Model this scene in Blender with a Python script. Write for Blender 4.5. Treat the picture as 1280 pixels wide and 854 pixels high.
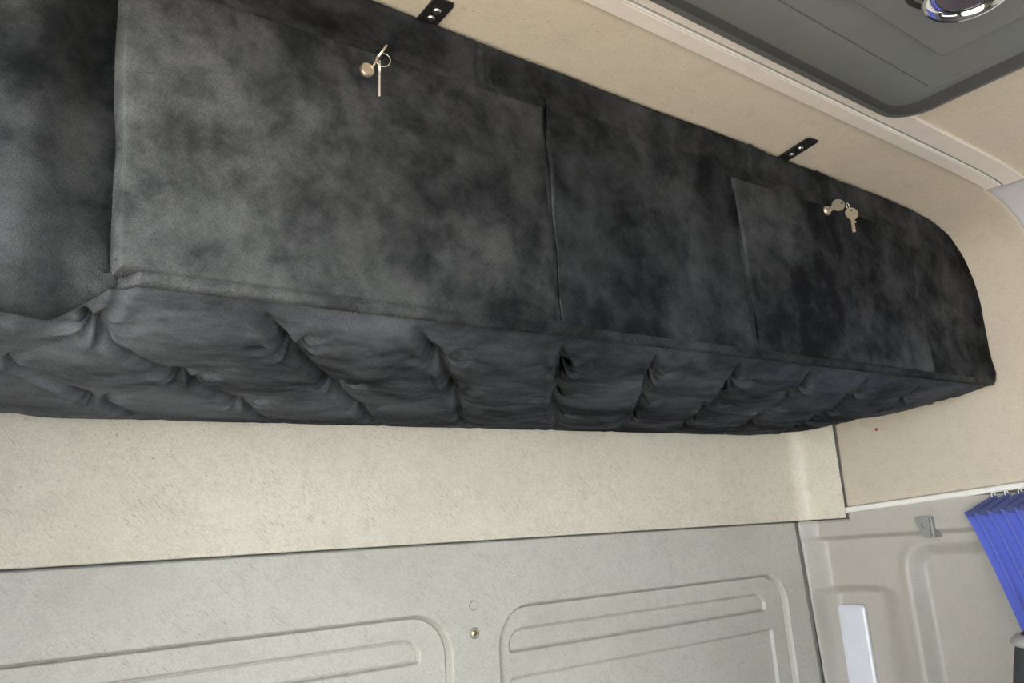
import bpy, bmesh, math, random
import numpy as np
from mathutils import Vector, Matrix

for _o in list(bpy.data.objects):
    bpy.data.objects.remove(_o)
SC = bpy.context.scene
COL = SC.collection
H = 1.45                       # eye height of the camera above the cab floor
random.seed(4)

# ------------------------------------------------------------------ camera
cam_d = bpy.data.cameras.new('camera')
cam_d.sensor_width = 36.0
cam_d.lens = 36.0 * 980.0 / 1280.0
cam_d.clip_start = 0.02
cam = bpy.data.objects.new('camera', cam_d)
COL.objects.link(cam)
_r = Vector((0.8075, -0.587, -0.0593)); _u = Vector((-0.0965, -0.2312, 0.9681))
_r.normalize(); _u = (_u - _r * _u.dot(_r)).normalized(); _b = _r.cross(_u)
_m = Matrix.Identity(4)
for i in range(3):
    _m[i][0] = _r[i]; _m[i][1] = _u[i]; _m[i][2] = _b[i]
_m.translation = Vector((0, 0, H))
cam.matrix_world = _m
SC.camera = cam

# ------------------------------------------------------------------ world, sun, exposure
wd = bpy.data.worlds.new('sky'); SC.world = wd; wd.use_nodes = True
_bg = wd.node_tree.nodes['Background']
_bg.inputs[0].default_value = (0.86, 0.93, 1.0, 1)
_bg.inputs[1].default_value = 5.0
sun_d = bpy.data.lights.new('sun', 'SUN'); sun_d.energy = 18.0; sun_d.angle = 0.02
sun_d.color = (1.0, 0.93, 0.82)
sun = bpy.data.objects.new('sun', sun_d); COL.objects.link(sun)
sun.rotation_euler = Vector((-0.25, -0.75, -1.0)).to_track_quat('-Z', 'Y').to_euler()
sun.location = (2, 5, 8)
def portal(loc, d, sx, sy):                     # sampling portals in the door and window openings
    l = bpy.data.lights.new('window_portal', 'AREA'); l.shape = 'RECTANGLE'; l.size = sx; l.size_y = sy
    l.cycles.is_portal = True
    o = bpy.data.objects.new('window_portal', l); COL.objects.link(o)
    o.location = (loc[0], loc[1], loc[2] + H)
    o.rotation_euler = Vector(d).to_track_quat('-Z', 'Y').to_euler()
portal((-0.24, -0.19, -0.375), (1, 0, 0), 1.65, 1.52)
portal((0.8, -1.17, -0.20), (0, 1, 0), 1.3, 0.30)
vs = SC.view_settings
vs.view_transform = 'Standard'; vs.look = 'None'; vs.gamma = 1.0; vs.use_curve_mapping = False
vs.exposure = 0.9

# ------------------------------------------------------------------ helpers
ORG = {}
def mk(name, verts, faces, mat, parent=None, smooth=True, sharp=None):
    v = np.array(verts, float).reshape(-1, 3).copy()
    v[:, 2] += H
    if parent is not None:
        v -= np.array(ORG[parent])
    me = bpy.data.meshes.new(name)
    me.from_pydata([tuple(p) for p in v], [], [tuple(int(i) for i in f) for f in faces])
    me.validate(); me.update()
    if smooth:
        me.polygons.foreach_set('use_smooth', [True] * len(me.polygons))
        if sharp:
            me.set_sharp_from_angle(angle=math.radians(sharp))
    me.materials.append(mat)
    o = bpy.data.objects.new(name, me); COL.objects.link(o)
    if parent is not None:
        o.parent = parent; ORG[o] = ORG[parent]
    else:
        ORG[o] = (0, 0, 0)
    return o
def thing(name, loc, label, cat, group=None):
    o = bpy.data.objects.new(name, None); COL.objects.link(o)
    o.empty_display_size = 0.03
    o.location = (loc[0], loc[1], loc[2] + H); ORG[o] = tuple(o.location)
    tag(o, label, cat, group); return o
def tag(o, label, cat, group=None):
    o['label'] = label; o['category'] = cat
    if group: o['group'] = group
    return o
def struct(o, label=None):
    o['kind'] = 'structure'
    if label: o['label'] = label
    return o
def gridfaces(nu, nv, flip=False):
    i = np.arange(nu - 1)[:, None] * nv + np.arange(nv - 1)[None, :]
    q = np.stack([i, i + nv, i + nv + 1, i + 1], -1).reshape(-1, 4)
    return q[:, ::-1] if flip else q
def grid(name, P, mat, parent=None, flip=False, smooth=True, sharp=None):
    nu, nv = P.shape[:2]
    return mk(name, P.reshape(-1, 3), gridfaces(nu, nv, flip), mat, parent, smooth, sharp)
class MB:
    def __init__(s): s.v = []; s.f = []
    def add(s, v, f):
        b = len(s.v); s.v += [tuple(p) for p in v]; s.f += [tuple(int(i) + b for i in q) for q in f]; return s
    def box(s, a, b, bev=0.0, seg=2):
        bm = bmesh.new(); bmesh.ops.create_cube(bm, size=1)
        for w in bm.verts:
            w.co = Vector([(a[i] + b[i]) / 2 + w.co[i] * (b[i] - a[i]) for i in range(3)])
        if bev: bmesh.ops.bevel(bm, geom=bm.edges[:], offset=bev, segments=seg, affect='EDGES', profile=0.5)
        bm.verts.index_update()
        s.add([w.co[:] for w in bm.verts], [[w.index for w in q.verts] for q in bm.faces]); bm.free(); return s
    def tube(s, pts, r, n=10, closed=False, cap=True):
        pts = [Vector(p) for p in pts]; m = len(pts)
        rr = r if hasattr(r, '__len__') else [r] * m
        prev = None; rings = []
        for i, p in enumerate(pts):
            if closed: t = (pts[(i + 1) % m] - pts[i - 1]).normalized()
            else: t = (pts[min(i + 1, m - 1)] - pts[max(i - 1, 0)]).normalized()
            if prev is None:
                a = Vector((0, 0, 1)) if abs(t.z) < .9 else Vector((1, 0, 0))
                nrm = t.cross(a).normalized()
            else:
                nrm = (prev - t * prev.dot(t)).normalized()
            prev = nrm; bi = t.cross(nrm)
            rings.append([p + (nrm * math.cos(2 * math.pi * k / n) + bi * math.sin(2 * math.pi * k / n)) * rr[i] for k in range(n)])
        v = [q for R in rings for q in R]; f = []
        for i in range(m if closed else m - 1):
            j = (i + 1) % m
            for k in range(n):
                f.append((i * n + k, i * n + (k + 1) % n, j * n + (k + 1) % n, j * n + k))
        if cap and not closed:
            f.append(tuple(range(n))[::-1]); f.append(tuple((m - 1) * n + k for k in range(n)))
        return s.add(v, f)
    def lathe(s, prof, origin, axis, n=32):           # prof: (radius, height along axis)
        ax = Vector(axis).normalized(); a = ax.orthogonal().normalized(); b = ax.cross(a); O = Vector(origin)
        v = []; f = []
        for (r, h) in prof:
            for k in range(n):
                t = 2 * math.pi * k / n
                v.append(O + ax * h + (a * math.cos(t) + b * math.sin(t)) * r)
        m = len(prof)
        for i in range(m - 1):
            for k in range(n):
                f.append((i * n + k, i * n + (k + 1) % n, (i + 1) * n + (k + 1) % n, (i + 1) * n + k))
        f.append(tuple(range(n))[::-1]); f.append(tuple((m - 1) * n + k for k in range(n)))
        return s.add(v, f)
    def prism(s, loop, d):                            # loop of 3D points extruded by vector d
        n = len(loop); d = Vector(d); L = [Vector(p) for p in loop]
        v = L + [p + d for p in L]
        f = [tuple(range(n))[::-1], tuple(range(n, 2 * n))] + [(i, (i + 1) % n, n + (i + 1) % n, n + i) for i in range(n)]
        return s.add(v, f)
    def loft(s, loops, cap0=True, cap1=True):
        n = len(loops[0]); v = [p for L in loops for p in L]; f = []
        for i in range(len(loops) - 1):
            for k in range(n):
                f.append((i * n + k, i * n + (k + 1) % n, (i + 1) * n + (k + 1) % n, (i + 1) * n + k))
        if cap0: f.append(tuple(range(n))[::-1])
        if cap1: f.append(tuple((len(loops) - 1) * n + k for k in range(n)))
        return s.add(v, f)
    def build(s, name, mat, parent=None, smooth=True, sharp=35):
        o = mk(name, s.v, s.f, mat, parent, smooth, sharp)
        bm = bmesh.new(); bm.from_mesh(o.data); bmesh.ops.recalc_face_normals(bm, faces=bm.faces[:]); bm.to_mesh(o.data); bm.free()
        return o
def ss(a, b, x):
    t = np.clip((np.asarray(x, float) - a) / (b - a), 0, 1); return t * t * (3 - 2 * t)
def rrect(x, z, x0, x1, z0, z1, r):                  # signed distance to a rounded rectangle, negative inside
    r = np.asarray(r, float)
    qx = np.abs(x - (x0 + x1) / 2) - (x1 - x0) / 2 + r
    qz = np.abs(z - (z0 + z1) / 2) - (z1 - z0) / 2 + r
    return np.minimum(np.maximum(qx, qz), 0) + np.hypot(np.maximum(qx, 0), np.maximum(qz, 0)) - r
def vnoise(x, y, seed=0):                            # smooth value noise, about -1..1
    rng = np.random.RandomState(seed); T = rng.rand(256, 256) * 2 - 1
    xi = np.floor(x).astype(int); yi = np.floor(y).astype(int)
    fx = x - xi; fy = y - yi; fx = fx * fx * (3 - 2 * fx); fy = fy * fy * (3 - 2 * fy)
    g = lambda a, b: T[a % 256, b % 256]
    return (g(xi, yi) * (1 - fx) + g(xi + 1, yi) * fx) * (1 - fy) + (g(xi, yi + 1) * (1 - fx) + g(xi + 1, yi + 1) * fx) * fy
def roundloop(x0, x1, y0, y1, r, z, n=8):
    out = []
    for (cx, cy, a) in ((x1 - r, y1 - r, 0), (x0 + r, y1 - r, 90), (x0 + r, y0 + r, 180), (x1 - r, y0 + r, 270)):
        for k in range(n + 1):
            t = math.radians(a + 90 * k / n); out.append((cx + r * math.cos(t), cy + r * math.sin(t), z))
    return out

# ------------------------------------------------------------------ materials
class NT:
    def __init__(s, name):
        s.m = bpy.data.materials.new(name); s.m.use_nodes = True; s.t = s.m.node_tree
        s.b = s.t.nodes['Principled BSDF']; s.tc = s.t.nodes.new('ShaderNodeTexCoord').outputs['Object']
    def n(s, kind, **kw):
        q = s.t.nodes.new(kind)
        for k, v in kw.items(): setattr(q, k, v)
        return q
    def link(s, a, b): s.t.links.new(a, b)
    def map(s, scale=(1, 1, 1), rot=(0, 0, 0)):
        q = s.n('ShaderNodeMapping'); q.inputs['Scale'].default_value = scale; q.inputs['Rotation'].default_value = rot
        s.link(s.tc, q.inputs['Vector']); return q.outputs[0]
    def noise(s, scale, detail=3, rough=0.55, vec=None, dist=0.0):
        q = s.n('ShaderNodeTexNoise'); q.inputs['Scale'].default_value = scale; q.inputs['Detail'].default_value = detail
        q.inputs['Roughness'].default_value = rough; q.inputs['Distortion'].default_value = dist
        s.link(vec or s.tc, q.inputs['Vector']); return q.outputs['Fac']
    def ramp(s, fac, a, b, ca=0.0, cb=1.0):
        q = s.n('ShaderNodeMapRange'); q.interpolation_type = 'SMOOTHSTEP'
        for k, v in zip(('From Min', 'From Max', 'To Min', 'To Max'), (a, b, ca, cb)): q.inputs[k].default_value = v
        s.link(fac, q.inputs['Value']); return q.outputs[0]
    def mix(s, fac, a, b, blend='MIX'):
        q = s.n('ShaderNodeMix', data_type='RGBA', blend_type=blend)
        for sock, val in ((q.inputs[0], fac), (q.inputs[6], a), (q.inputs[7], b)):
            if isinstance(val, (int, float)): sock.default_value = val
            elif isinstance(val, tuple): sock.default_value = val + (1,)
            else: s.link(val, sock)
        return q.outputs[2]
    def math(s, op, a, b):
        q = s.n('ShaderNodeMath', operation=op)
        for sock, val in ((q.inputs[0], a), (q.inputs[1], b)):
            if isinstance(val, (int, float)): sock.default_value = val
            else: s.link(val, sock)
        return q.outputs[0]
    def bump(s, h, strength=0.3, dist=0.002):
        q = s.n('ShaderNodeBump'); q.inputs['Strength'].default_value = strength; q.inputs['Distance'].default_value = dist
        s.link(h, q.inputs['Height']); s.link(q.outputs[0], s.b.inputs['Normal'])
    def set(s, **kw):
        for k, v in kw.items():
            k = k.replace('_', ' ')
            if isinstance(v, tuple) and len(v) == 3: v = v + (1,)
            if hasattr(v, 'is_linked'): s.link(v, s.b.inputs[k])
            else: s.b.inputs[k].default_value = v
        return s.m
def plain(name, col, rough=0.5, metal=0.0, bump=None, **kw):
    t = NT(name)
    if bump: t.bump(t.noise(bump[0], 2), bump[1], 0.001)
    v = t.noise(30, 3)
    c = t.mix(v, tuple(x * 0.9 for x in col), tuple(min(1, x * 1.08) for x in col))
    return t.set(Base_Color=c, Roughness=rough, Metallic=metal, **kw)
def liner(name, col, fleck=0.5, grime=0.25, rough=0.5, rot=(0.0, -0.80, 0.0)):
    t = NT(name)
    dk = lambda k: tuple(c * k for c in col)
    big = t.ramp(t.noise(6, 5, 0.62), 0.42, 0.72)
    base = t.mix(t.math('MULTIPLY', big, grime), col, tuple(c * k for c, k in zip(col, (0.74, 0.73, 0.70))))
    mid = t.ramp(t.noise(42, 5, 0.7), 0.46, 0.70)
    base = t.mix(t.math('MULTIPLY', mid, 0.14 + grime * .6), base, dk(0.74))
    grain = t.ramp(t.noise(330, 4, 0.75), 0.36, 0.66)
    base = t.mix(t.math('MULTIPLY', grain, 0.10 + fleck * 0.34), base, dk(0.62))
    # fine slanting scuffs ground into the vinyl
    mp = t.n('ShaderNodeMapping'); mp.inputs['Rotation'].default_value = rot; t.link(t.tc, mp.inputs['Vector'])
    sc = t.n('ShaderNodeMapping'); sc.inputs['Scale'].default_value = (85, 620, 620); t.link(mp.outputs[0], sc.inputs['Vector'])
    f1 = t.ramp(t.noise(1.0, 3, 0.6, sc.outputs[0], 0.4), 0.56, 0.68)
    where = t.ramp(t.noise(16, 4, 0.65), 0.40, 0.62, 0.15, 1.0)
    base = t.mix(t.math('MULTIPLY', t.math('MULTIPLY', f1, where), fleck * 0.75), base, dk(0.45))
    rare = t.ramp(t.noise(120, 1, 0.4), 0.77, 0.81)
    base = t.mix(t.math('MULTIPLY', rare, 0.5), base, dk(0.4))
    t.bump(t.noise(380, 4, 0.65), 0.30, 0.0008)
    return t.set(Base_Color=base, Roughness=rough, Specular_IOR_Level=0.45)
def plush(name, stretch=(1, 1, 1), lay=(1.45, -0.2, -0.40), lo=0.36, hi=0.68, light=(0.150, 0.157, 0.160), shift=(0, 0, 0), light_fall=None):
    '''plush: leaning shading normals stand in for brushed pile and imitate light falling off'''
    t = NT(name)
    mpv = t.map(stretch); mpv.node.inputs['Location'].default_value = shift
    a = t.noise(5.5, 4, 0.60, mpv, 0.3)
    b = t.noise(24, 5, 0.66, mpv, 0.2)
    mixn = t.math('ADD', t.math('MULTIPLY', a, 0.60), t.math('MULTIPLY', b, 0.40))
    k = t.ramp(mixn, lo, hi)
    fib = t.noise(750, 3, 0.75)
    col = t.mix(k, (0.026, 0.0280, 0.0300), light)
    col = t.mix(t.ramp(fib, 0.35, 0.70, 0.0, 0.45), col, (0.020, 0.021, 0.022))
    geo = t.n('ShaderNodeNewGeometry').outputs['Normal']
    amt = t.ramp(mixn, lo - .06, hi + .02, 1.30, 0.60)
    if light_fall:                                            # tilt grows along x: light fall-off to the right put into the shading
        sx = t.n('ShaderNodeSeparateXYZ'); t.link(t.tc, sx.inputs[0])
        amt = t.math('MULTIPLY', amt, t.ramp(sx.outputs[0], light_fall[0], light_fall[1], light_fall[2], 1.0))
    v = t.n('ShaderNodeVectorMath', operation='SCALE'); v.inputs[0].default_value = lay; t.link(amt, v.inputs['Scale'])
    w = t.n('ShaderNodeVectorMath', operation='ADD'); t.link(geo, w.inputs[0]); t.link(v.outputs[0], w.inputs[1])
    nrm_ = t.n('ShaderNodeVectorMath', operation='NORMALIZE'); t.link(w.outputs[0], nrm_.inputs[0])
    q = t.n('ShaderNodeBump'); q.inputs['Strength'].default_value = 0.55; q.inputs['Distance'].default_value = 0.004
    t.link(t.math('ADD', t.math('MULTIPLY', b, 0.15), t.math('MULTIPLY', fib, 0.22)), q.inputs['Height'])
    t.link(nrm_.outputs[0], q.inputs['Normal']); t.link(q.outputs[0], t.b.inputs['Normal'])
    return t.set(Base_Color=col, Roughness=1.0, Specular_IOR_Level=0.0, Sheen_Weight=0.02)

M_REAR = liner('rear_liner', (0.775, 0.715, 0.58), 0.95, 0.42, 0.42)
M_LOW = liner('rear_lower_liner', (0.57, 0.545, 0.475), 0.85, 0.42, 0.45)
M_SIDE = liner('side_liner', (0.60, 0.52, 0.41), 0.55, 0.30, 0.36, (1.57, 0, .6))
M_SIDELOW = liner('side_lower_liner', (0.48, 0.445, 0.39), 0.30, 0.22, 0.40, (1.57, 0, .6))
M_CEIL = liner('ceiling_liner', (0.67, 0.58, 0.45), 0.5, 0.22, 0.55, (0, 0, .7))
M_STRIP = plain('trim_vinyl', (0.76, 0.68, 0.595), 0.32)
M_HEAD = plain('header_vinyl', (0.58, 0.56, 0.56), 0.55)
M_WHITE = plain('white_trim', (0.82, 0.79, 0.72), 0.4)
M_PLUSH = plush('black_plush', light_fall=(-0.80, -0.69, 0.40))  # left end shaded brighter, as if lit from the left
M_PLUSHU = plush('black_plush_padding', (0.55, 1.2, 1), (1.45, -0.40, 0.0), 0.28, 0.66, (0.205, 0.216, 0.232), light_fall=(-0.85, -0.15, 0.0))  # paler plush, light fall-off from the left put into its shading
M_PLUSHL = plush('black_plush_light_fall', lay=(1.45, -0.2, -0.40), lo=0.34, hi=0.66, light=(0.165, 0.170, 0.166), shift=(.7, .2, .4), light_fall=(-0.75, -0.12, 0.12))  # left door and hem: brightest at left, light fall-off put into the material
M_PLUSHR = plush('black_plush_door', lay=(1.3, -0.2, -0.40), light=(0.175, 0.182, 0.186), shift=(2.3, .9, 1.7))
M_CONS = plain('console_plastic', (0.150, 0.157, 0.143), 0.55, bump=(900, 0.15))
M_CONS2 = plain('console_inner_plastic', (0.165, 0.170, 0.154), 0.5, bump=(900, 0.15))
M_DARK = plain('dark_gap', (0.02, 0.02, 0.018), 0.8)
M_BLACKM = plain('black_strap', (0.018, 0.017, 0.016), 0.45)
M_CHROME = plain('chrome', (0.85, 0.83, 0.80), 0.08, 1.0)
M_NICKEL = plain('nickel', (0.66, 0.57, 0.45), 0.38, 0.9)
M_SCREW = plain('screw_steel', (0.75, 0.70, 0.62), 0.3, 1.0)
M_BRASS = plain('brass', (0.72, 0.58, 0.28), 0.35, 1.0)
M_ZINC = plain('zinc', (0.36, 0.36, 0.345), 0.45, 0.6)
M_LENSB = plain('smoky_lens', (0.075, 0.062, 0.060), 0.18)
M_LAMP = plain('white_lens', (0.70, 0.70, 0.74), 0.22, Coat_Weight=0.3)
M_BLUE = plain('blue_curtain_cloth', (0.11, 0.15, 0.58), 0.75, bump=(600, 0.2), Sheen_Weight=0.3)
M_BLUED = plain('navy_header_tape', (0.055, 0.065, 0.17), 0.8)
M_SEAT = plain('charcoal_seat_cloth', (0.026, 0.030, 0.032), 0.9, bump=(500, 0.5))
M_SEATT = plain('black_seat_cloth', (0.010, 0.010, 0.011), 0.9)
M_PIPE = plain('grey_piping', (0.34, 0.33, 0.32), 0.7)
M_RUST = plain('rust', (0.32, 0.09, 0.03), 0.8)
M_DASH = plain('dash_plastic', (0.07, 0.07, 0.075), 0.7)
M_FLOOR = plain('rubber_floor', (0.09, 0.085, 0.08), 0.85)
M_GROUND = plain('yard_concrete', (0.42, 0.38, 0.32), 0.9)
M_OUT = plain('cab_outer_paint', (0.5, 0.5, 0.5), 0.5)

# ------------------------------------------------------------------ cab shell
XL, XR, YR, YF = -0.20, 1.80, 1.216, -1.15
ZC, ZF = 0.613, -H
XM = 0.80
mb = MB().box((-9, -9, ZF - 1.15), (11, 9, ZF - 1.05)); g = struct(mb.build('ground', M_GROUND, sharp=None))
struct(MB().box((XL - .05, YF - .05, ZF - .05), (XR + .10, YR + .06, ZF)).build('floor', M_FLOOR))

# side profile from the roof round into the side wall (x, z)
PROF = [(1.40, .6130), (1.50, .6125), (1.56, .610), (1.60, .606), (1.655, .596), (1.705, .581), (1.743, .561), (1.768, .537), (1.784, .502),
        (1.796, .450), (1.803, .37), (1.806, .28), (1.805, .20), (1.802, .10), (1.800, .0)]
def prof_dense(n=6):
    P = np.array(PROF); out = []
    for i in range(len(P) - 1):
        p0, p1, p2, p3 = P[max(i - 1, 0)], P[i], P[i + 1], P[min(i + 2, len(P) - 1)]
        for k in range(n):
            t = k / n
            out.append(0.5 * ((2 * p1) + (-p0 + p2) * t + (2 * p0 - 5 * p1 + 4 * p2 - p3) * t * t + (-p0 + 3 * p1 - 3 * p2 + p3) * t ** 3))
    out.append(P[-1]); return np.array(out)
PD = prof_dense()
def mir(x): return 2 * XM - x

# ceiling: one liner panel behind the joint trim and one in front of it, on a roof skin
roof = struct(MB().box((XL - .06, YF - .06, ZC + .012), (XR + .10, YR + .08, ZC + .05)).build('ceiling', M_CEIL))
def ceil_panel(y0, y1, name):
    xs = np.linspace(mir(1.602), 1.602, 90); ys = np.linspace(y0, y1, 30)
    X, Y = np.meshgrid(xs, ys, indexing='ij')
    Zp = np.interp(np.where(X > XM, X, mir(X)), PD[:40, 0], PD[:40, 1])
    return grid(name, np.stack([X, Y, Zp], -1), M_CEIL, roof, flip=True)
ceil_panel(0.566, YR, 'liner_panel')
ceil_panel(YF, 0.515, 'liner_panel')
def roof_strip(name, ya, yb, drop, xe, mat, parent=None):
    L = []
    for x in np.concatenate([np.linspace(mir(xe), mir(1.40), 20), np.linspace(1.40, xe, 20)]):
        z = float(np.interp(x if x > XM else mir(x), PD[:60, 0], PD[:60, 1]))
        c = min(.0015, drop * .5)
        L.append([(x, ya, z + .002), (x, ya, z - drop + c), (x, ya + c, z - drop), (x, yb - c, z - drop), (x, yb, z - drop + c), (x, yb, z + .002)])
    return MB().loft(L).build(name, mat, parent)
t1 = struct(roof_strip('trim_1', .5500, .5740, .0065, 1.598, M_STRIP))
roof_strip('joint_bead', .5462, .5488, .0068, 1.600, M_WHITE, t1)
t2 = struct(roof_strip('trim_2', .5070, .5432, .0060, 1.606, M_STRIP))
roof_strip('joint_gap', .5425, .5510, .0015, 1.602, M_DARK, t2)

# rear wall, upper liner wrapping round both corners
def plan_path():
    pts = []; R = 0.040; y = YR - .004
    yb = 1.0945
    pts.append((XL + .001, yb))
    for k in range(13):
        t = math.pi - (math.pi / 2) * k / 12; pts.append((XL + .001 + R + R * math.cos(t), y - R + R * math.sin(t)))
    for x in np.linspace(XL + R + .03, XR - .001 - R - .03, 70): pts.append((x, y))
    for k in range(13):
        t = math.pi / 2 - (math.pi / 2) * k / 12; pts.append((XR - .001 - R + R * math.cos(t), y - R + R * math.sin(t)))
    pts.append((XR - .001, yb)); return np.array(pts)
PP = plan_path()
nrm = np.zeros_like(PP); tg = np.gradient(PP, axis=0); nrm[:, 0] = tg[:, 1]; nrm[:, 1] = -tg[:, 0]
nrm /= np.linalg.norm(nrm, axis=1)[:, None]           # points into the cab
zz = np.concatenate([np.array([0.0, .0005, .0015, .003, .005, .008]), np.linspace(.014, .618, 60)])
back = -0.005 * (1 - np.sqrt(np.clip(1 - (1 - np.clip(zz / .004, 0, 1)) ** 2, 0, 1))) + 0.005 * np.exp(-zz / .018)
wav = 0.0012 * np.sin(zz * 9 + 1.0)
P = np.zeros((len(PP), len(zz), 3))
P[:, :, 0] = PP[:, None, 0] + nrm[:, None, 0] * (back + wav)[None, :]
P[:, :, 1] = PP[:, None, 1] + nrm[:, None, 1] * (back + wav)[None, :]
P[:, :, 2] = zz[None, :]
wr = struct(grid('wall_rear', P, M_REAR, flip=False))
MB().box((XL - .05, YR + .026, ZF), (XR + .14, YR + .06, .66)).build('outer_skin', M_LOW, wr)

# rear wall, lower liner with pressed panels
xs = np.concatenate([np.arange(XL + .035, .60, .006), np.arange(.60, .95, .0012), np.arange(.95, 1.55, .006), np.arange(1.55, 1.71, .0012), np.linspace(1.712, 1.80, 46)])
xs = np.unique(np.round(xs, 5)); xs = xs[np.concatenate([[True], np.diff(xs) > .0008])]
zs = np.concatenate([np.linspace(-ZF * -1, -.72, 8), np.linspace(-.70, -.265, 75), np.arange(-.262, -.105, .0009), np.linspace(-.104, -.012, 20), np.linspace(-.010, -.0020, 9)])
X, Z = np.meshgrid(xs, zs, indexing='ij')
XS = 1.7655 + 0.016 * np.clip(-Z / .38, 0, 1.5)
d = np.zeros_like(X)
def press(d, sd, depth, w): return d + depth * (1 - ss(-w, 0, sd)) + depth * 0.8 * np.exp(-((sd + w * .6) / .0021) ** 2)
for (a, b, sl, sr, zt) in ((.845, 1.691, .876, 1.621, 0.0), (-.107, .745, -.05, .690, .006)):
    d = press(d, rrect(X, Z, a, b, -.74, -.119 + zt * .5, .072), .014, .0035)
    rtop = np.where(Z > -.18 + zt, .030, .006)
    d = press(d, rrect(X, Z, sl, sr, -.2005 + zt * 1.2, -.1605 + zt, rtop), .0065, .0028)
    d = press(d, rrect(X, Z, sl, sr + .016, -.70, -.243 + zt, .006), .0065, .0028)
e = -.0020 - Z
d = d + .004 * (1 - ss(0, .004, e)) ** 2 + .010 * ss(XS - .002, XS + .002, X)
d += 0.0006 * vnoise(X * 12, Z * 12, 3)
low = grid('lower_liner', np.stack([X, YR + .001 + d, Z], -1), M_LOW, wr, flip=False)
MB().lathe([(.0086, -.004), (.0086, .0002)], (.792, YR + .001, -.110), (0, -1, 0), 24).build('cap_ring', plain('cap_ring', (.16, .15, .12), .7), wr)
MB().lathe([(.0075, -.004), (.0075, .0010), (.0068, .0018), (.0055, .0014), (.0002, .0013)], (.792, YR + .001, -.110), (0, -1, 0), 24).build('blanking_cap', M_LOW, wr)
MB().lathe([(.0098, -.004), (.0098, .0008), (.0085, .0016), (.0064, -.0012), (.0002, -.0014)], (.792, YR + .001, -.156), (0, -1, 0), 28).build('grommet', plain('grommet', (.23, .20, .15), .5), wr)
s = MB().lathe([(.0056, -.004), (.0056, .0012), (.004, .0026), (.0002, .003)], (.792, YR + .001, -.156), (0, -1, 0), 20).build('screw', M_BRASS, wr)
s['label'] = 'brass screw head'
for (x, z) in ((1.709, -.113), (1.714, -.160)):
    MB().lathe([(.0075, -.004), (.0075, .0007), (.0066, .0014), (.0055, .0005), (.0002, .0005)], (x, YR + .001, z), (0, -1, 0), 20).build('blanking_cap', M_LOW, wr)

# right wall: lower moulding as the main body
ys = np.linspace(.40, 1.2145, 250)
zs = np.concatenate([np.linspace(ZF, -.60, 10), np.linspace(-.58, -.40, 30), np.linspace(-.397, .030, 160)])
Y, Z = np.meshgrid(ys, zs, indexing='ij')
sl = 0.062 * (1.092 - Y)                               # everything under the white rail climbs towards the front
Zr = Z - sl * ss(-.2, 0, Z) * .35
d = 0.024 * (1 - ss(-.053, -.038, Zr)) * (1 - .9 * ss(1.166, 1.212, Y))
sd = rrect(Y, Zr, .20, .976, -1.6, -.070, .055)
d += 0.026 * (1 - ss(-.030, 0.006, sd))
d -= 0.006 * np.exp(-((sd - .008) / .014) ** 2) * ss(-.03, -.10, Zr)
arch = -.158 - 1.6 * np.maximum(Y - 1.125, 0) ** 2 - 1.2 * np.maximum(1.07 - Y, 0) ** 2
d += 0.024 * ss(1.000, 1.075, Y) * (1 - ss(1.194, 1.210, Y)) * 1.05 * (1 - ss(-.020, .004, Z - arch))
d -= (.037 - .018 * np.clip(-Z / .38, 0, 1)) * ss(1.172, 1.2145, Y)
e = 1.2145 - Y
d += .010 * (1 - ss(0, .006, e)) ** 2
cap_ = np.where(Y > 1.0905, -.0025, .012 + sl)
d += .006 * (1 - ss(0, .005, cap_ - Z)) * ss(1.088, 1.0915, Y)
PR = np.stack([XR + d, Y, np.minimum(Z, cap_)], -1)
wl = struct(grid('wall_right', PR, M_SIDELOW, flip=False))

# right wall: upper liner, profile swept from the corner joint to the door header
def side_panel(name, y0, y1, off, xs0, ny=26):
    yy = np.concatenate([[y0, y0 + .0008, y0 + .002, y0 + .004, y0 + .007], np.linspace(y0 + .012, y1 - .012, ny), [y1 - .007, y1 - .004, y1 - .002, y1 - .0008, y1]])
    ed = np.minimum(yy - y0, y1 - yy)
    lip = .006 * (1 - np.sqrt(np.clip(1 - (1 - np.clip(ed / .005, 0, 1)) ** 2, 0, 1)))
    pr = PD[PD[:, 1] >= .03].copy(); tgp = np.gradient(pr, axis=0); nn = np.stack([tgp[:, 1], -tgp[:, 0]], 1); nn /= np.linalg.norm(nn, axis=1)[:, None]
    nn = np.where(nn[:, :1] > 0, -nn, nn)
    rows = []
    for i, y in enumerate(yy):
        k_ = ss(xs0 - .004, xs0 + .03, pr[:, 0])[:, None]; p = pr[pr[:, 0] > xs0 - .004] + (nn * (off - lip[i]) * k_)[pr[:, 0] > xs0 - .004]; zb = 0.0245 + .062 * (1.092 - y)
        p = p[p[:, 1] > zb + .012]
        n = 70
        s_ = np.concatenate([[0], np.cumsum(np.hypot(*np.diff(p, axis=0).T))]); q = np.linspace(0, s_[-1], n)
        p = np.stack([np.interp(q, s_, p[:, 0]), np.interp(q, s_, p[:, 1])], 1)
        x_end = p[-1, 0]
        p = np.concatenate([p, [[x_end, zb + .004], [x_end + .0015, zb + .0015], [x_end + .006, zb]]])
        rows.append([(a, y, b) for a, b in p])
    return np.array(rows)
up = grid('upper_liner', side_panel('u', .576, 1.0905, .003, 1.594), M_SIDE, wl, flip=True)
hd = grid('door_header', side_panel('h', YF, .586, -.006, 1.606, ny=40), M_HEAD, wl, flip=True)
# outer skin behind the liners, closing the joints
MB().box((XR + .030, .30, .0), (XR + .12, 1.27, .66)).build('outer_skin', M_SIDELOW, wl)
MB().box((XR + .100, .38, ZF), (XR + .13, 1.27, .10)).build('outer_skin', M_SIDELOW, wl)
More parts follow.
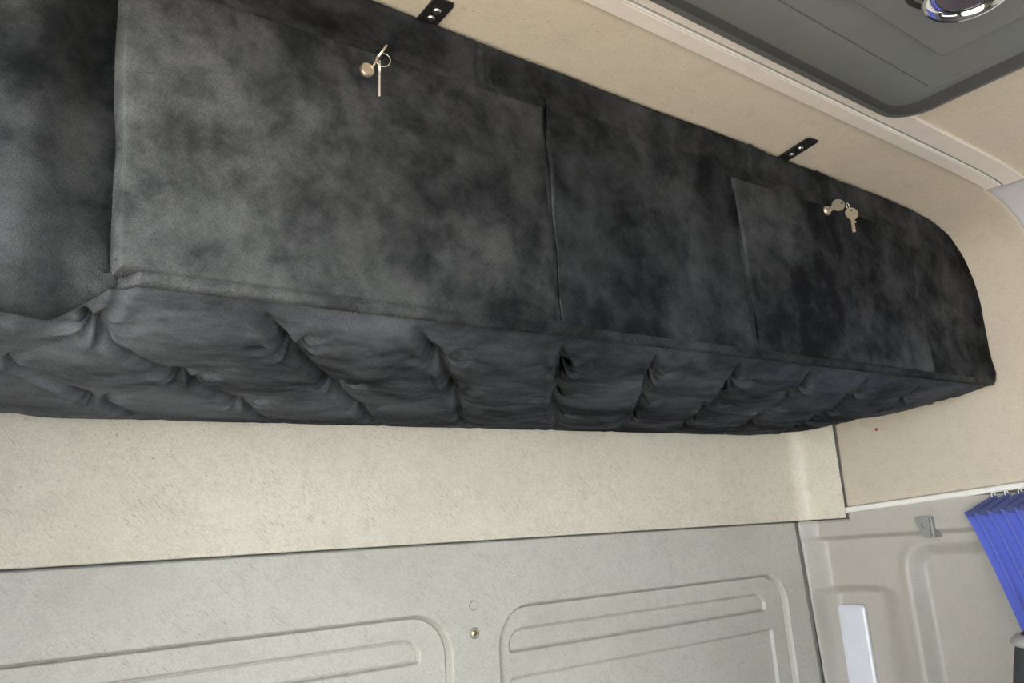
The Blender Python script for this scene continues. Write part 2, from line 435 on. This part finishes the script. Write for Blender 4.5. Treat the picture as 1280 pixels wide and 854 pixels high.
# rusted screw under the locker and the corner joint
MB().lathe([(.004, -.002), (.004, .001), (.0025, .002), (.0002, .002)], (1.803, .985, .199), (-1, 0, .05), 16).build('rusted_screw', M_RUST, wl)

# unseen front part of the right wall, door window filled in to cut light
fr = MB()
fr.box((XR + .030, YF, ZF), (XR + .08, .41, -.36)); fr.box((XR + .030, YF, .36), (XR + .08, .31, .66))
fr.box((XR + .030, YF, -.36), (XR + .08, -.29, .36)); fr.box((XR + .030, -.30, -.36), (XR + .08, .41, .36))
fr.build('door_panel', M_DASH, wl)
# left wall with the open door, unseen front wall, windscreen opening narrowed to cut light
lw = MB()
lw.box((XL - .05, YF, ZF), (XL, -.95, .66)); lw.box((XL - .05, .57, ZF), (XL, YR + .05, .66))
lw.box((XL - .05, -.95, .45), (XL, .57, .66)); lw.box((XL - .05, -.95, ZF), (XL, .57, -1.2))
struct(lw.build('wall_left', M_SIDE, sharp=20))
fw = MB()
fw.box((XL - .05, YF - .05, ZF), (XR + .06, YF, -.35)); fw.box((XL - .05, YF - .05, -.05), (XR + .06, YF, .66))
fw.box((XL - .05, YF - .05, -.45), (.15, YF, .40)); fw.box((1.45, YF - .05, -.45), (XR + .06, YF, .40))
struct(fw.build('wall_front', M_DASH, sharp=20))

# white curtain rail under the upper side liner
rv = []
for y in np.linspace(1.0915, -.42, 30):
    z = .0185 + .062 * (1.092 - y)
    rv.append([(XR + .006, y, z + .0065), (XR - .006, y, z + .0065), (XR - .0085, y, z + .004), (XR - .0085, y, z - .004), (XR - .006, y, z - .0065), (XR + .006, y, z - .0065)])
struct(MB().loft(rv).build('trim_3', M_WHITE))

# ------------------------------------------------------------------ overhead locker
LK = thing('overhead_locker', (XM, .96, .20), 'black plush covered overhead locker with tufted underside spanning the rear wall', 'locker')
def ztop(x):
    xa = np.where(x > XM, x, mir(x)); o = np.argsort(PD[:, 0][PD[:, 1] > .28]); q = PD[PD[:, 1] > .28]
    return np.interp(xa, q[o, 0], q[o, 1]) - .001
def ybody(x):
    return .7015 + .028 * ss(.030, .098, x) * (1 - ss(.100, .108, x))
def zbot(x): return .232 - .018 * (1 - ss(.060, .118, x)) + .016 * np.clip((x - .1) / 1.45, 0, 1.2) + .030 * ss(1.765, 1.806, x) ** 2
def rroll(x): return .011 + .060 * (1 - ss(.070, .112, x))
def door_sd(x, z):
    dl = rrect(x, z, .104, .601, .250, .540, .004)
    dr = rrect(x, z, .985, 1.520, .260, .543, .004)
    return np.minimum(dl, dr)
nx = 620
xs = np.concatenate([np.linspace(XL + .004, 1.76, nx - 40), np.linspace(1.762, 1.8025, 40)])
def front_disp(X, Z):
    w = .0030 * vnoise(X * 9, Z * 9, 11) + .0012 * vnoise(X * 28, Z * 28, 12)
    sd = door_sd(X, Z)
    w = w * ss(0, .03, sd)
    w = w + .028 * ss(.100, .108, X) * (1 - ss(.118, .130, X)) * ss(.238, .248, Z) * (1 - ss(.53, .54, Z))
    rec = .012 * (1 - ss(-.010, -.006, sd)) + .010 * 1.6 * np.exp(-((X - .9815 - .010 * (.5 - (Z - .26) / .28)) / .0024) ** 2) * ss(.25, .27, Z) * (1 - ss(.53, .54, Z))
    # stitched folds in the band above the doors
    for (x0, z0, z1, a) in ((.509, .54, .585, .0045), (.521, .545, .582, .003), (1.041, .55, .613, .0035), (1.236, .555, .613, .0035), (1.60, .50, .58, .0015)):
        t = (X - x0 - .004 * (Z - .56) * 8)
        w = w - a * np.exp(-(t / .0028) ** 2) * ss(z0 - .01, z0 + .01, Z) * (1 - ss(z1, z1 + .03, Z)) + a * .9 * np.exp(-((t + .007) / .004) ** 2) * ss(z0 - .01, z0 + .01, Z) * (1 - ss(z1, z1 + .03, Z))
    # tuck at the upper corner of the large left door
    t = (X - .600) + (Z - .548) * .45
    w = w - .006 * np.exp(-(t / .005) ** 2) * ss(.535, .55, Z) * (1 - ss(.56, .585, Z))
    band = .004 * ss(.545, .56, Z) * (1 - ss(.575, .605, Z))
    return w + rec + band * ss(.09, .12, X) * (1 - ss(1.52, 1.56, X))
def locker_path(tv, part):
    rows = []
    X = xs[:, None]; r = rroll(X); zb = zbot(X); yb = ybody(X)
    if part == 'front':
        t = tv[None, :]
        Zv = ztop(X) * (1 - t) + (zb + r) * t
        sidefall = .010 * (1 - np.sqrt(np.clip(1 - (1 - np.clip((1.806 - X) / .012, 0, 1)) ** 2, 0, 1)))
        topfall = .010 * (1 - np.sqrt(np.clip(1 - (1 - np.clip((ztop(X) - Zv) / .010, 0, 1)) ** 2, 0, 1)))
        Yv = yb + front_disp(X + 0 * t, Zv) + np.maximum(sidefall, topfall)
        return np.stack([X + 0 * t, Yv, Zv], -1)
tv = np.linspace(0, 1, 150)
FP = locker_path(tv, 'front')
# the rolled lower edge belongs to the front cover
na = 10; ang = np.linspace(0, math.pi / 2, na)[1:]
X = xs[:, None]; r = rroll(X); zb = zbot(X); y0 = FP[:, -1, 1][:, None]
RO = np.stack([X + 0 * ang[None, :], y0 + r * (1 - np.cos(ang))[None, :], zb + r - r * np.sin(ang)[None, :]], -1)
lipb = .0025 * np.sin(np.linspace(0, math.pi, na)[1:])[None, :] * ss(.10, .13, X)
RO[:, :, 1] -= lipb; RO[:, :, 2] -= lipb * .6
kx = int(np.searchsorted(xs, .112))
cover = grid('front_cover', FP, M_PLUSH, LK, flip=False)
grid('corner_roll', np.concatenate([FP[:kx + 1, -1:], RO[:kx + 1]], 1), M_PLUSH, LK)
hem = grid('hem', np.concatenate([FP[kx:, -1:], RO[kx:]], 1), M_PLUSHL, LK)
hem['label'] = 'rolled plush hem along the lower front edge'
ys0 = RO[:, -1, 1]; zs0 = RO[:, -1, 2]
# tufted padding of the underside
D1 = np.array([.100, .128]); D2 = np.array([-.080, .128]); O0 = np.array([.300, .790])
Mi = np.linalg.inv(np.stack([D1, D2], 1))
def tuft(X, Y):
    px = X - O0[0]; py = Y - O0[1]
    wob = .016 * vnoise(X * 7, Y * 7, 21)
    a = Mi[0, 0] * (px + wob) + Mi[0, 1] * py; b = Mi[1, 0] * (px + wob) + Mi[1, 1] * py
    ca = np.abs(np.sin(math.pi * a)); cb = np.abs(np.sin(math.pi * b))
    puff = (0.30 + .70 * cb ** .6) * (0.72 + .28 * ca ** .8)      # creases run mainly along the first diagonal
    # nearest button
    ra = np.round(a); rb = np.round(b); bx = O0[0] + ra * D1[0] + rb * D2[0]; by = O0[1] + ra * D1[1] + rb * D2[1]
    rx = X + wob - bx; ry = Y - by; rr = np.hypot(rx, ry); th = np.arctan2(ry, rx)
    pinch = np.exp(-(rr / .016) ** 1.3)
    ple = .42 * np.cos(7 * th + ra * 1.7 + rb * 2.9) * np.exp(-((rr - .022) / .018) ** 2)
    # overlapping lip on one side of the diagonal pleats
    fb = b - np.floor(b)
    lip = .30 * np.exp(-((fb - .09) / .05) ** 2) * (.3 + .7 * ca)
    wr_ = .10 * vnoise(X * 7, Y * 26 + X * 5, 22) + .035 * vnoise(X * 18, Y * 60 + X * 12, 23)
    db = np.abs(b - np.round(b)); da = np.abs(a - np.round(a))
    crease = 1.15 * np.exp(-(db / .030) ** 1.4) * (.30 + .70 * (1 - ca) ** .8) + .35 * np.exp(-(da / .03) ** 1.4) * (1 - cb) ** 1.2
    return puff + lip + ple + wr_ * (1 - pinch) - 1.0 * pinch - crease
nv = 230
v = np.linspace(0, 1, nv)[None, :]
xo = xs; xs = np.concatenate([np.linspace(XL + .004, 1.76, 900), np.linspace(1.762, 1.8025, 40)])
ys0 = np.interp(xs, xo, ys0); zs0 = np.interp(xs, xo, zs0)
X = xs[:, None] + 0 * v; Y = ys0[:, None] * (1 - v) + 1.2065 * v
yy = Y - ys0[:, None]
lft = ss(.06, .118, X)
under = zs0[:, None] - .026 * lft * (1 - np.exp(-yy / .05)) * (1 - .6 * ss(1.60, 1.80, X)) - (.018 + .008 * (1 - lft)) * yy / .5 + .006 * ss(1.12, 1.20, Y)
amp = .0155 * ss(.0, .035, yy + .0) * (1 - .92 * ss(1.09, 1.195, Y)) * (1 - .8 * ss(1.72, 1.79, X)) * (1 - .75 * ss(1.15, 1.7, X) * (1 - ss(.02, .10, yy)))
Zu = under - amp * (tuft(X, Y) - .45)
# gathers that run up to the front edge
Zu += .0016 * np.sin(X * 150 + 4 * np.sin(X * 23)) * ss(.0, .01, yy) * (1 - ss(.02, .06, yy)) * ss(.5, .9, vnoise(X * 8, X * 0 + 2.2, 31) + .7)
UP = np.stack([X, Y, Zu], -1)
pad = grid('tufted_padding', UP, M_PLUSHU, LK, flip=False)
def pile(name, P, n, ln, parent, seed, lay=(0.15, 0, -1), mat=None, sel=None):
    '''short plush fibres standing on a grid surface, one sliver each'''
    rng = np.random.RandomState(seed)
    nu, nw = P.shape[:2]
    A = P[:-1, :-1]; B = P[1:, :-1]; C = P[1:, 1:]; Dq = P[:-1, 1:]
    N = np.cross(C - A, Dq - B); ar = np.linalg.norm(N, axis=-1) / 2; N = N / (2 * ar[..., None] + 1e-12)
    w = ar.copy()
    if sel is not None: w = w * sel(P[:-1, :-1])
    cdf = np.cumsum(w.ravel()); q = np.searchsorted(cdf, rng.rand(n) * cdf[-1])
    q = np.minimum(q, w.size - 1)
    i, j = q // (nw - 1), q % (nw - 1)
    u, v_ = rng.rand(n, 1), rng.rand(n, 1)
    p = (A[i, j] * (1 - u) + B[i, j] * u) * (1 - v_) + (Dq[i, j] * (1 - u) + C[i, j] * u) * v_
    nr = N[i, j]
    nr = np.where((nr[:, 1:2] > .3) | (nr[:, 2:3] > .5), -nr, nr)
    la = np.array(lay, float)[None, :] + .6 * np.stack([vnoise(p[:, 0] * 11, p[:, 2] * 11 + p[:, 1] * 9, 61), 0 * p[:, 0], vnoise(p[:, 0] * 11, p[:, 2] * 11 + p[:, 1] * 9, 62)], 1)
    t = nr + .9 * la + .45 * rng.randn(n, 3); t -= nr * np.minimum((t * nr).sum(1, keepdims=True) - .25, 0); t /= np.linalg.norm(t, axis=1)[:, None]
    L = ln * (.6 + .8 * rng.rand(n, 1))
    sd = np.cross(t, rng.randn(n, 3)); sd /= np.linalg.norm(sd, axis=1)[:, None]
    bw = .00028
    V = np.stack([p - nr * .0004 - sd * bw, p - nr * .0004 + sd * bw, p + t * L], 1).reshape(-1, 3)
    o = mk(name, V, np.arange(3 * n).reshape(-1, 3), mat or M_PLUSH, parent, False)
    o['kind'] = 'stuff'
    return o
pile('pile', np.concatenate([FP, RO], 1)[70:], 50000, .0030, LK, 71, sel=lambda p: np.where(door_sd(p[..., 0], p[..., 2]) > -.004, 1.0, 0.0) * (p[..., 0] > -.02))
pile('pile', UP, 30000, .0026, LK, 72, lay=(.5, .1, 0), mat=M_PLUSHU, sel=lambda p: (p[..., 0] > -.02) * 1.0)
# shut the locker's back and sides so that no light passes through it
bb = MB().box((XL + .01, .745, .262), (1.76, YR - .012, ZC - .02)); bb.build('carcass', M_DARK, LK)

def door(name, x0, x1, z0l, z0r, z1l, z1r, tilt, seed, skew, yd, mat, R, T):
    u = np.concatenate([[0], R * (1 - np.cos(np.linspace(0, math.pi / 2, 7)))[1:] / (x1 - x0)]); u = np.concatenate([u, np.linspace(.03, .97, 150), 1 - u[::-1]])
    w = np.concatenate([[0], R * (1 - np.cos(np.linspace(0, math.pi / 2, 7)))[1:] / .29]); w = np.concatenate([w, np.linspace(.045, .955, 90), 1 - w[::-1]])
    U, W = np.meshgrid(u, w, indexing='ij')
    Xd = x0 + (x1 - x0) * U; zb_ = z0l + (z0r - z0l) * U; zt_ = z1l + (z1r - z1l) * U
    Zd = zb_ + (zt_ - zb_) * W
    Xd = Xd + skew * (0.5 - W) * (1 - U if seed == 41 else 1.0) + .0016 * vnoise(Zd * 22, Xd * 0 + seed, seed) * (np.abs(U - .5) * 2) ** 4
    e = np.minimum(np.minimum(U, 1 - U) * (x1 - x0), np.minimum(W, 1 - W) * .29)
    prof = np.sqrt(np.clip(1 - (1 - np.clip(e / R, 0, 1)) ** 2, 0, 1))
    yf = yd + tilt * U + .0018 * vnoise(Xd * 8, Zd * 8, seed + 5) * ss(0, .05, e) - .003 * np.sin(math.pi * U) * np.sin(math.pi * W)
    Yd = yf + T * (1 - prof)
    P_ = np.stack([Xd, Yd, Zd], -1)
    nu, nw = P_.shape[:2]
    vs_ = P_.reshape(-1, 3); fs = [tuple(q) for q in gridfaces(nu, nw)]
    o_ = mk(name, vs_, fs, mat, LK)
    pile('pile', P_, 24000, .0028, o_, seed, mat=mat)
    return o_
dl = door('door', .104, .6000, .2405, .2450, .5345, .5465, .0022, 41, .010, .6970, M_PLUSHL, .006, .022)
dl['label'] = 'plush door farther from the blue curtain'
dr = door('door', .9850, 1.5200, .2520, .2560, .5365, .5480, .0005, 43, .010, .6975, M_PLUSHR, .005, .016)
dr['label'] = 'plush door nearer the blue curtain'
# piped seam down the large door's right edge, and the rolled hem under each door
pp = [(.6035 + .0012 * math.sin(z * 60), .6995, z) for z in np.linspace(.252, .556, 40)]
MB().tube(pp, [.0016 + .0030 * (i / 39) ** 1.5 for i in range(40)], 8).build('piping', M_PLUSH, LK)

def lock_body(x, z, yf, parent):
    return MB().lathe([(.0085, -.004), (.0085, .0045), (.0075, .006), (.0062, .0062), (.0058, .0052), (.0002, .0052)], (x, yf, z), (0, -1, 0), 32).build('lock_cylinder', M_NICKEL, parent)
lock_body(.3455, .510, .6995, dl)
lock_body(1.236, .5295, .6995, dr)

# ------------------------------------------------------------------ keys
def key_shape(bow, blade, wide, holes=True):
    """outline in (u, v): bow centred at the origin, blade running towards -v"""
    pts = []; n = 26
    a0 = math.asin(wide / bow)
    for k in range(n + 1):
        t = -math.pi / 2 + a0 + (2 * math.pi - 2 * a0) * k / n; pts.append((bow * math.cos(t), bow * math.sin(t) * .94))
    L = blade; w = wide
    # left flank down, then the toothed flank up
    pts += [(-w, -bow - L * .9), (-w * .3, -bow - L), (w * .5, -bow - L * .96), (w * 1.0, -bow - L * .80), (w * .35, -bow - L * .70), (w * .9, -bow - L * .60), (w * .45, -bow - L * .50),
            (w * .8, -bow - L * .40), (w * .55, -bow - L * .28), (w * 1.7, -bow - L * .20), (w * 1.7, -bow - L * .10), (w, -bow - L * .05)]
    return pts
def make_key(parent, c, ud, vd, bow=.0118, blade=.030, wide=.0035, th=.0018):
    ud = Vector(ud).normalized(); vd = Vector(vd); vd = (vd - ud * vd.dot(ud)).normalized(); nd = ud.cross(vd); c = Vector(c)
    out = [c + ud * a + vd * b - nd * th / 2 for a, b in key_shape(bow, blade, wide)]
    bm = bmesh.new()
    ov = [bm.verts.new(p) for p in out]; hv = []
    oe = [bm.edges.new((ov[i], ov[(i + 1) % len(ov)])) for i in range(len(ov))]
    hole = [c + ud * .0024 * math.cos(t) + vd * (.0066 + .0018 * math.sin(t)) - nd * th / 2 for t in np.linspace(0, 2 * math.pi, 12, endpoint=False)]
    hv = [bm.verts.new(p) for p in hole]; he = [bm.edges.new((hv[i], hv[(i + 1) % 12])) for i in range(12)]
    bmesh.ops.triangle_fill(bm, edges=oe + he, use_beauty=True)
    for f_ in list(bm.faces):                          # drop any face filling the ring hole
        cc = f_.calc_center_median() - hv[0].co * 0
        if all(v_ in hv for v_ in f_.verts): bm.faces.remove(f_)
    ex = bmesh.ops.extrude_face_region(bm, geom=bm.faces[:])
    bmesh.ops.translate(bm, vec=nd * th, verts=[g_ for g_ in ex['geom'] if isinstance(g_, bmesh.types.BMVert)])
    bmesh.ops.recalc_face_normals(bm, faces=bm.faces[:]); bm.verts.index_update()
    q = mk('key', [v_.co[:] for v_ in bm.verts], [[v_.index for v_ in f_.verts] for f_ in bm.faces], M_NICKEL, parent, True, 30); bm.free(); return q
def ring(parent, c, nrm_, R, r=.0006):
    nn = Vector(nrm_).normalized(); a = nn.orthogonal().normalized(); b = nn.cross(a); c = Vector(c)
    return MB().tube([c + (a * math.cos(t) + b * math.sin(t)) * R for t in np.linspace(0, 2 * math.pi, 40, endpoint=False)], r, 8, closed=True).build('split_ring', M_NICKEL, parent)
K1 = thing('key_bunch', (.3455, .690, .510), 'two keys on a thin ring seen edge-on at the locker door farther from the curtain', 'keys')
# the key in the left lock stands edge-on, its bow towards the room
make_key(K1, (.3490, .668, .5165), (.52, 0, .86), (-.10, -1, .04), bow=.0105, blade=.014)
ring(K1, (.3505, .667, .5075), (.42, .90, .1), .0075, .0006)
make_key(K1, (.3440, .6640, .4925), (.42, .90, .05), (.03, .02, 1), bow=.0095, blade=.022, wide=.003)
K2 = thing('key_bunch', (1.236, .690, .5295), 'two round-headed keys seen flat at the locker door nearer the blue curtain', 'keys')
make_key(K2, (1.2400, .6765, .5330), (-.75, .06, .66), (.18, -1, .10), bow=.0112, blade=.0075)
MB().tube([(1.2445 + .0045 * math.cos(t), .662, .5265 + .0055 * math.sin(t)) for t in np.linspace(0, 2 * math.pi, 24, endpoint=False)], .0007, 8, closed=True).build('split_ring', M_NICKEL, K2)
make_key(K2, (1.2490, .6600, .5120), (.86, -.50, .0), (-.08, 0, 1), bow=.0118, blade=.0225)

# ------------------------------------------------------------------ straps that fix the locker to the roof
def strap(x, y0, y1, label, sk):
    w = .0135
    S_ = thing('fixing_strap', (x, (y0 + y1) / 2, ZC - .003), label, 'strap', 'black screwed straps along the locker top')
    z = ZC - .001
    lo = [(x - w, y1, z), (x + w, y1, z), (x + w + sk, y0 + .004, z), (x + w + sk - .003, y0 - .001, z), (x - w + sk + .003, y0, z), (x - w + sk, y0 + .004, z)]
    MB().prism(lo, (0, 0, -.0024)).build('plate', M_BLACKM, S_)
    for t in (.28, .72):
        MB().lathe([(.0052, 0), (.0052, .0008), (.0042, .0022), (.002, .0029), (.0002, .003)], (x + sk * t, y1 + (y0 - y1) * (.18 + t * .62), z - .0022), (0, 0, -1), 20).build('screw', M_SCREW, S_)
    return S_
strap(.431, .662, .716, 'wide black fixing strap with two screws above the locker door farther from the curtain', -.001)
strap(1.143, .637, .716, 'slender black fixing strap with two screws above the locker door nearer the curtain', -.015)

# ------------------------------------------------------------------ roof console with round lamps
RC = thing('roof_console', (XM, .10, ZC - .02), 'dark grey moulded roof console with a raised inner plate', 'console')
x0, x1, ya, yb = .404, 1.196, -.62, .529
def cl(ix, ir, z, r): return roundloop(x0 + ix, x1 - ix, ya + ix, yb - ir, r, z)
loops = [cl(0, 0, .6135, .055), cl(0, 0, .6045, .055), cl(.004, .004, .6020, .053), cl(.010, .012, .6010, .050), cl(.086, .036, .5880, .040), cl(.092, .044, .5790, .036), cl(.097, .049, .5772, .032),
         cl(.116, .1020, .5770, .010), cl(.1165, .1030, .5800, .010), cl(.118, .1045, .5768, .010), cl(.17, .14, .5768, .006)]
MB().loft(loops).build('frame', M_CONS, RC, sharp=25)
MB().loft([cl(.016, .013, .6010, .050), cl(.017, .014, .5985, .050), cl(.078, .032, .5875, .042), cl(.084, .038, .5880, .040)], cap0=False, cap1=False).build('flange_shade', plain('dark_flange_shade', (.075, .076, .070), .7), RC)  # dark band stands in for shade on the sloping console flange
x0, x1, ya, yb = .595, 1.006, -.30, .376
MB().loft([roundloop(x0, x1, ya, yb, .010, .578), roundloop(x0, x1, ya, yb, .010, .5730), roundloop(x0 + .002, x1 - .002, ya + .002, yb - .002, .009, .5705),
           roundloop(x0 + .006, x1 - .006, ya + .006, yb - .011, .007, .5690)], cap0=False).build('inner_plate', M_CONS2, RC, sharp=25)
def lamp(cx, cy, text):
    ax = Vector((-.10, -.02, -1)).normalized(); O = Vector((cx, cy, .571))
    h = MB().lathe([(.052, -.004), (.054, .0005), (.051, .0015), (.047, .001), (.045, -.002), (.0002, -.002)], O + Vector((-.014, .003, -.002)), (0, 0, -1), 40).build('lamp', M_DARK, RC)
    MB().lathe([(.0395, -.010), (.0410, .002), (.0440, .010), (.0465, .0145), (.0470, .0175), (.0455, .0205), (.0420, .0215), (.0385, .0200), (.0362, .0165), (.0352, .0140), (.0340, .0160), (.0325, .0155), (.0320, .0120), (.0002, .0120)], O, ax, 56).build('chrome_bezel', M_CHROME, h)
    MB().lathe([(.0322, .011), (.0320, .0150), (.0280, .0158), (.0002, .0162)], O, ax, 40).build('lens', M_LENSB, h)
    if text:                                           # slanting script across the lens
        mb_ = MB(); a = Vector((.80, .60, 0)); a = (a - ax * a.dot(ax)).normalized(); b = ax.cross(a)
        strokes = [[(-.016, .006), (-.004, .009)], [(-.010, .007), (-.013, -.005)], [(-.008, -.003), (-.006, .001), (-.004, -.004), (-.002, .001), (-.003, -.004)],
                   [(.001, -.004), (.004, .009), (.002, .006), (.001, -.004)], [(.005, -.004), (.008, .009), (.006, .006), (.005, -.004)], [(.009, .001), (.010, -.003), (.013, .002), (.010, -.011)]]
        for st in strokes:
            mb_.tube([O + ax * .0163 + a * u_ + b * v_ for u_, v_ in st], .00035, 6)
        mb_.build('script_marking', M_PIPE, h)
lamp(.8735, .2865, True)
lamp(.7700, .2900, False)

# ------------------------------------------------------------------ fittings on the right wall
ST = thing('strip_lamp', (XR + .045, 1.150, -.60), 'white rounded strip lamp lens set in the side wall recess', 'lamp')
yy0, yy1, zt = 1.113, 1.190, -.206
def striploop(off, x, r):
    out = []
    for (p, q, _) in roundloop(yy0 + off, yy1 - off, -.60 + off, zt - off, r, 0, 6): out.append((x, p, q))
    return out
xb = XR + .0475
MB().loft([striploop(-.002, xb + .004, .010), striploop(-.002, xb - .001, .010), striploop(0, xb - .0012, .009)]).build('bezel', M_SIDELOW, ST)
MB().loft([striploop(0, xb, .009), striploop(0, xb - .003, .009), striploop(.002, xb - .0055, .008), striploop(.008, xb - .0075, .006), striploop(.016, xb - .0085, .004)]).build('lens', M_LAMP, ST)
CL = thing('curtain_clip', (XR, .905, -.052), 'small grey metal clip with a hole screwed below the white rail', 'clip')
bm = MB()
th = .0022; xw = XR + .010
out = [(.925, -.008), (.925, -.013), (.914, -.050), (.911, -.0535), (.897, -.0535), (.895, -.050), (.8935, -.008)]
mbp = MB(); n = 14
xc = XR - .012
ring_ = [(.9085 + .0042 * math.cos(t), -.0265 + .0055 * math.sin(t)) for t in np.linspace(0, 2 * math.pi, n, endpoint=False)]
bm = bmesh.new()
ov = [bm.verts.new((xc, a, b)) for a, b in out]; hv = [bm.verts.new((xc, a, b)) for a, b in ring_]
ed = [bm.edges.new((ov[i], ov[(i + 1) % len(ov)])) for i in range(len(ov))] + [bm.edges.new((hv[i], hv[(i + 1) % n])) for i in range(n)]
bmesh.ops.triangle_fill(bm, edges=ed, use_beauty=True)
ex = bmesh.ops.extrude_face_region(bm, geom=bm.faces[:]); bmesh.ops.translate(bm, vec=(th, 0, 0), verts=[g_ for g_ in ex['geom'] if isinstance(g_, bmesh.types.BMVert)])
bmesh.ops.recalc_face_normals(bm, faces=bm.faces[:]); bm.verts.index_update()
mk('plate', [v_.co[:] for v_ in bm.verts], [[v_.index for v_ in f_.verts] for f_ in bm.faces], M_ZINC, CL, True, 30); bm.free()
MB().box((xc, .8880, -.053), (XR + .030, .8935, -.008), .0012).build('side_flange', M_ZINC, CL)

# ------------------------------------------------------------------ blue curtain
CU = thing('curtain', (XR - .03, .62, -.62), 'gathered blue curtain hanging from the white rail by small hooks', 'curtain')
ns, nz = 900, 40
s_ = np.linspace(0, 1, ns); t_ = np.linspace(0, 1, nz)
S2, T2 = np.meshgrid(s_, t_, indexing='ij')
npl = 44
ytop = .800 - 1.13 * S2
ybot = .640 - .97 * S2
ph = S2 * npl * 2 * math.pi
tri = np.arcsin(np.sin(ph) * .96) / 1.29
zt_c = -.004 + .062 * (.80 - ytop) + .004 * np.sin(ph)
zb_c = -.62
Zc_ = zt_c + (zb_c - zt_c) * T2
Yc = ytop + (ybot - ytop) * T2 ** .85 + .007 * np.cos(ph) * (1 - .3 * T2)
Xc = XR - .034 + .013 * tri * (1 - .25 * T2) - .030 * T2 + .003 * np.sin(ph * 2 + T2 * 6) * T2
grid('cloth', np.stack([Xc, Yc, Zc_], -1), M_BLUE, CU)
CU.children[0].modifiers.new('thickness', 'SOLIDIFY').thickness = .0012
# header tape and hooks, one set at each fold
for k in range(npl):
    yk = .800 - 1.13 * (k + .25) / npl; zk = -.004 + .062 * (.80 - yk)
    yh = yk - .044; zr = .0185 + .062 * (1.092 - yh) - .0065
    x_a = XR - .046
    mk('header_tape', [(x_a, yk + .002, zk + .001), (x_a + .002, yk - .006, zk), (XR - .010, yh - .004, zr - .007), (XR - .012, yh + .003, zr - .005),
                      (x_a + .001, yk + .001, zk - .008), (x_a + .003, yk - .007, zk - .009), (XR - .009, yh - .004, zr - .016), (XR - .011, yh + .003, zr - .014)],
            [(0, 1, 2, 3), (4, 7, 6, 5), (0, 4, 5, 1), (1, 5, 6, 2), (2, 6, 7, 3), (3, 7, 4, 0)], M_BLUED, CU, False)
    hk = [(XR - .011 + .0035 * math.cos(t), yh + .004 * math.sin(t * .5), zr - .005 + .006 * math.sin(t)) for t in np.linspace(-.5, 5.0, 16)]
    MB().tube(hk, .0011, 6).build('hook', M_WHITE, CU)

# ------------------------------------------------------------------ passenger seat, only its top corner shows
SE = thing('passenger_seat', (1.45, .30, ZF), 'charcoal cloth seat back with a light grey piped top edge', 'seat')
def seatloop(z, x0, x1, y0, y1, r): return roundloop(x0, x1, y0, y1, r, z, 6)
B0 = [(-1.00, 1.185, 1.70, .33, .555), (-.70, 1.175, 1.71, .34, .560), (-.45, 1.178, 1.705, .36, .560), (-.30, 1.196, 1.69, .38, .550), (-.215, 1.216, 1.675, .395, .540), (-.186, 1.226, 1.668, .40, .536)]
MB().loft([seatloop(z, a, b, c + .008, d_ + .008, .05) for z, a, b, c, d_ in B0]).build('backrest', M_SEAT, SE, sharp=60)
MB().loft([seatloop(z, a, b, c + .008, d_ + .008, .05) for z, a, b, c, d_ in ((-.187, 1.2235, 1.670, .3985, .5375), (-.183, 1.2205, 1.673, .396, .5405), (-.177, 1.2235, 1.670, .3985, .5375), (-.173, 1.229, 1.664, .403, .533))]).build('piping', M_PIPE, SE, sharp=60)
MB().loft([seatloop(z, a, b, c + .008, d_ + .008, r_) for z, a, b, c, d_, r_ in ((-.174, 1.232, 1.662, .405, .531, .05), (-.170, 1.238, 1.655, .410, .526, .05), (-.166, 1.27, 1.62, .42, .510, .04), (-.164, 1.31, 1.58, .44, .49, .02))]).build('top_pad', M_SEATT, SE, sharp=60)
MB().box((1.17, -.16, -1.02), (1.71, .40, -.86), .05, 4).build('cushion', M_SEAT, SE, sharp=60)
MB().box((1.25, -.08, ZF), (1.63, .42, -1.01), .02).build('base', M_SEATT, SE, sharp=60)
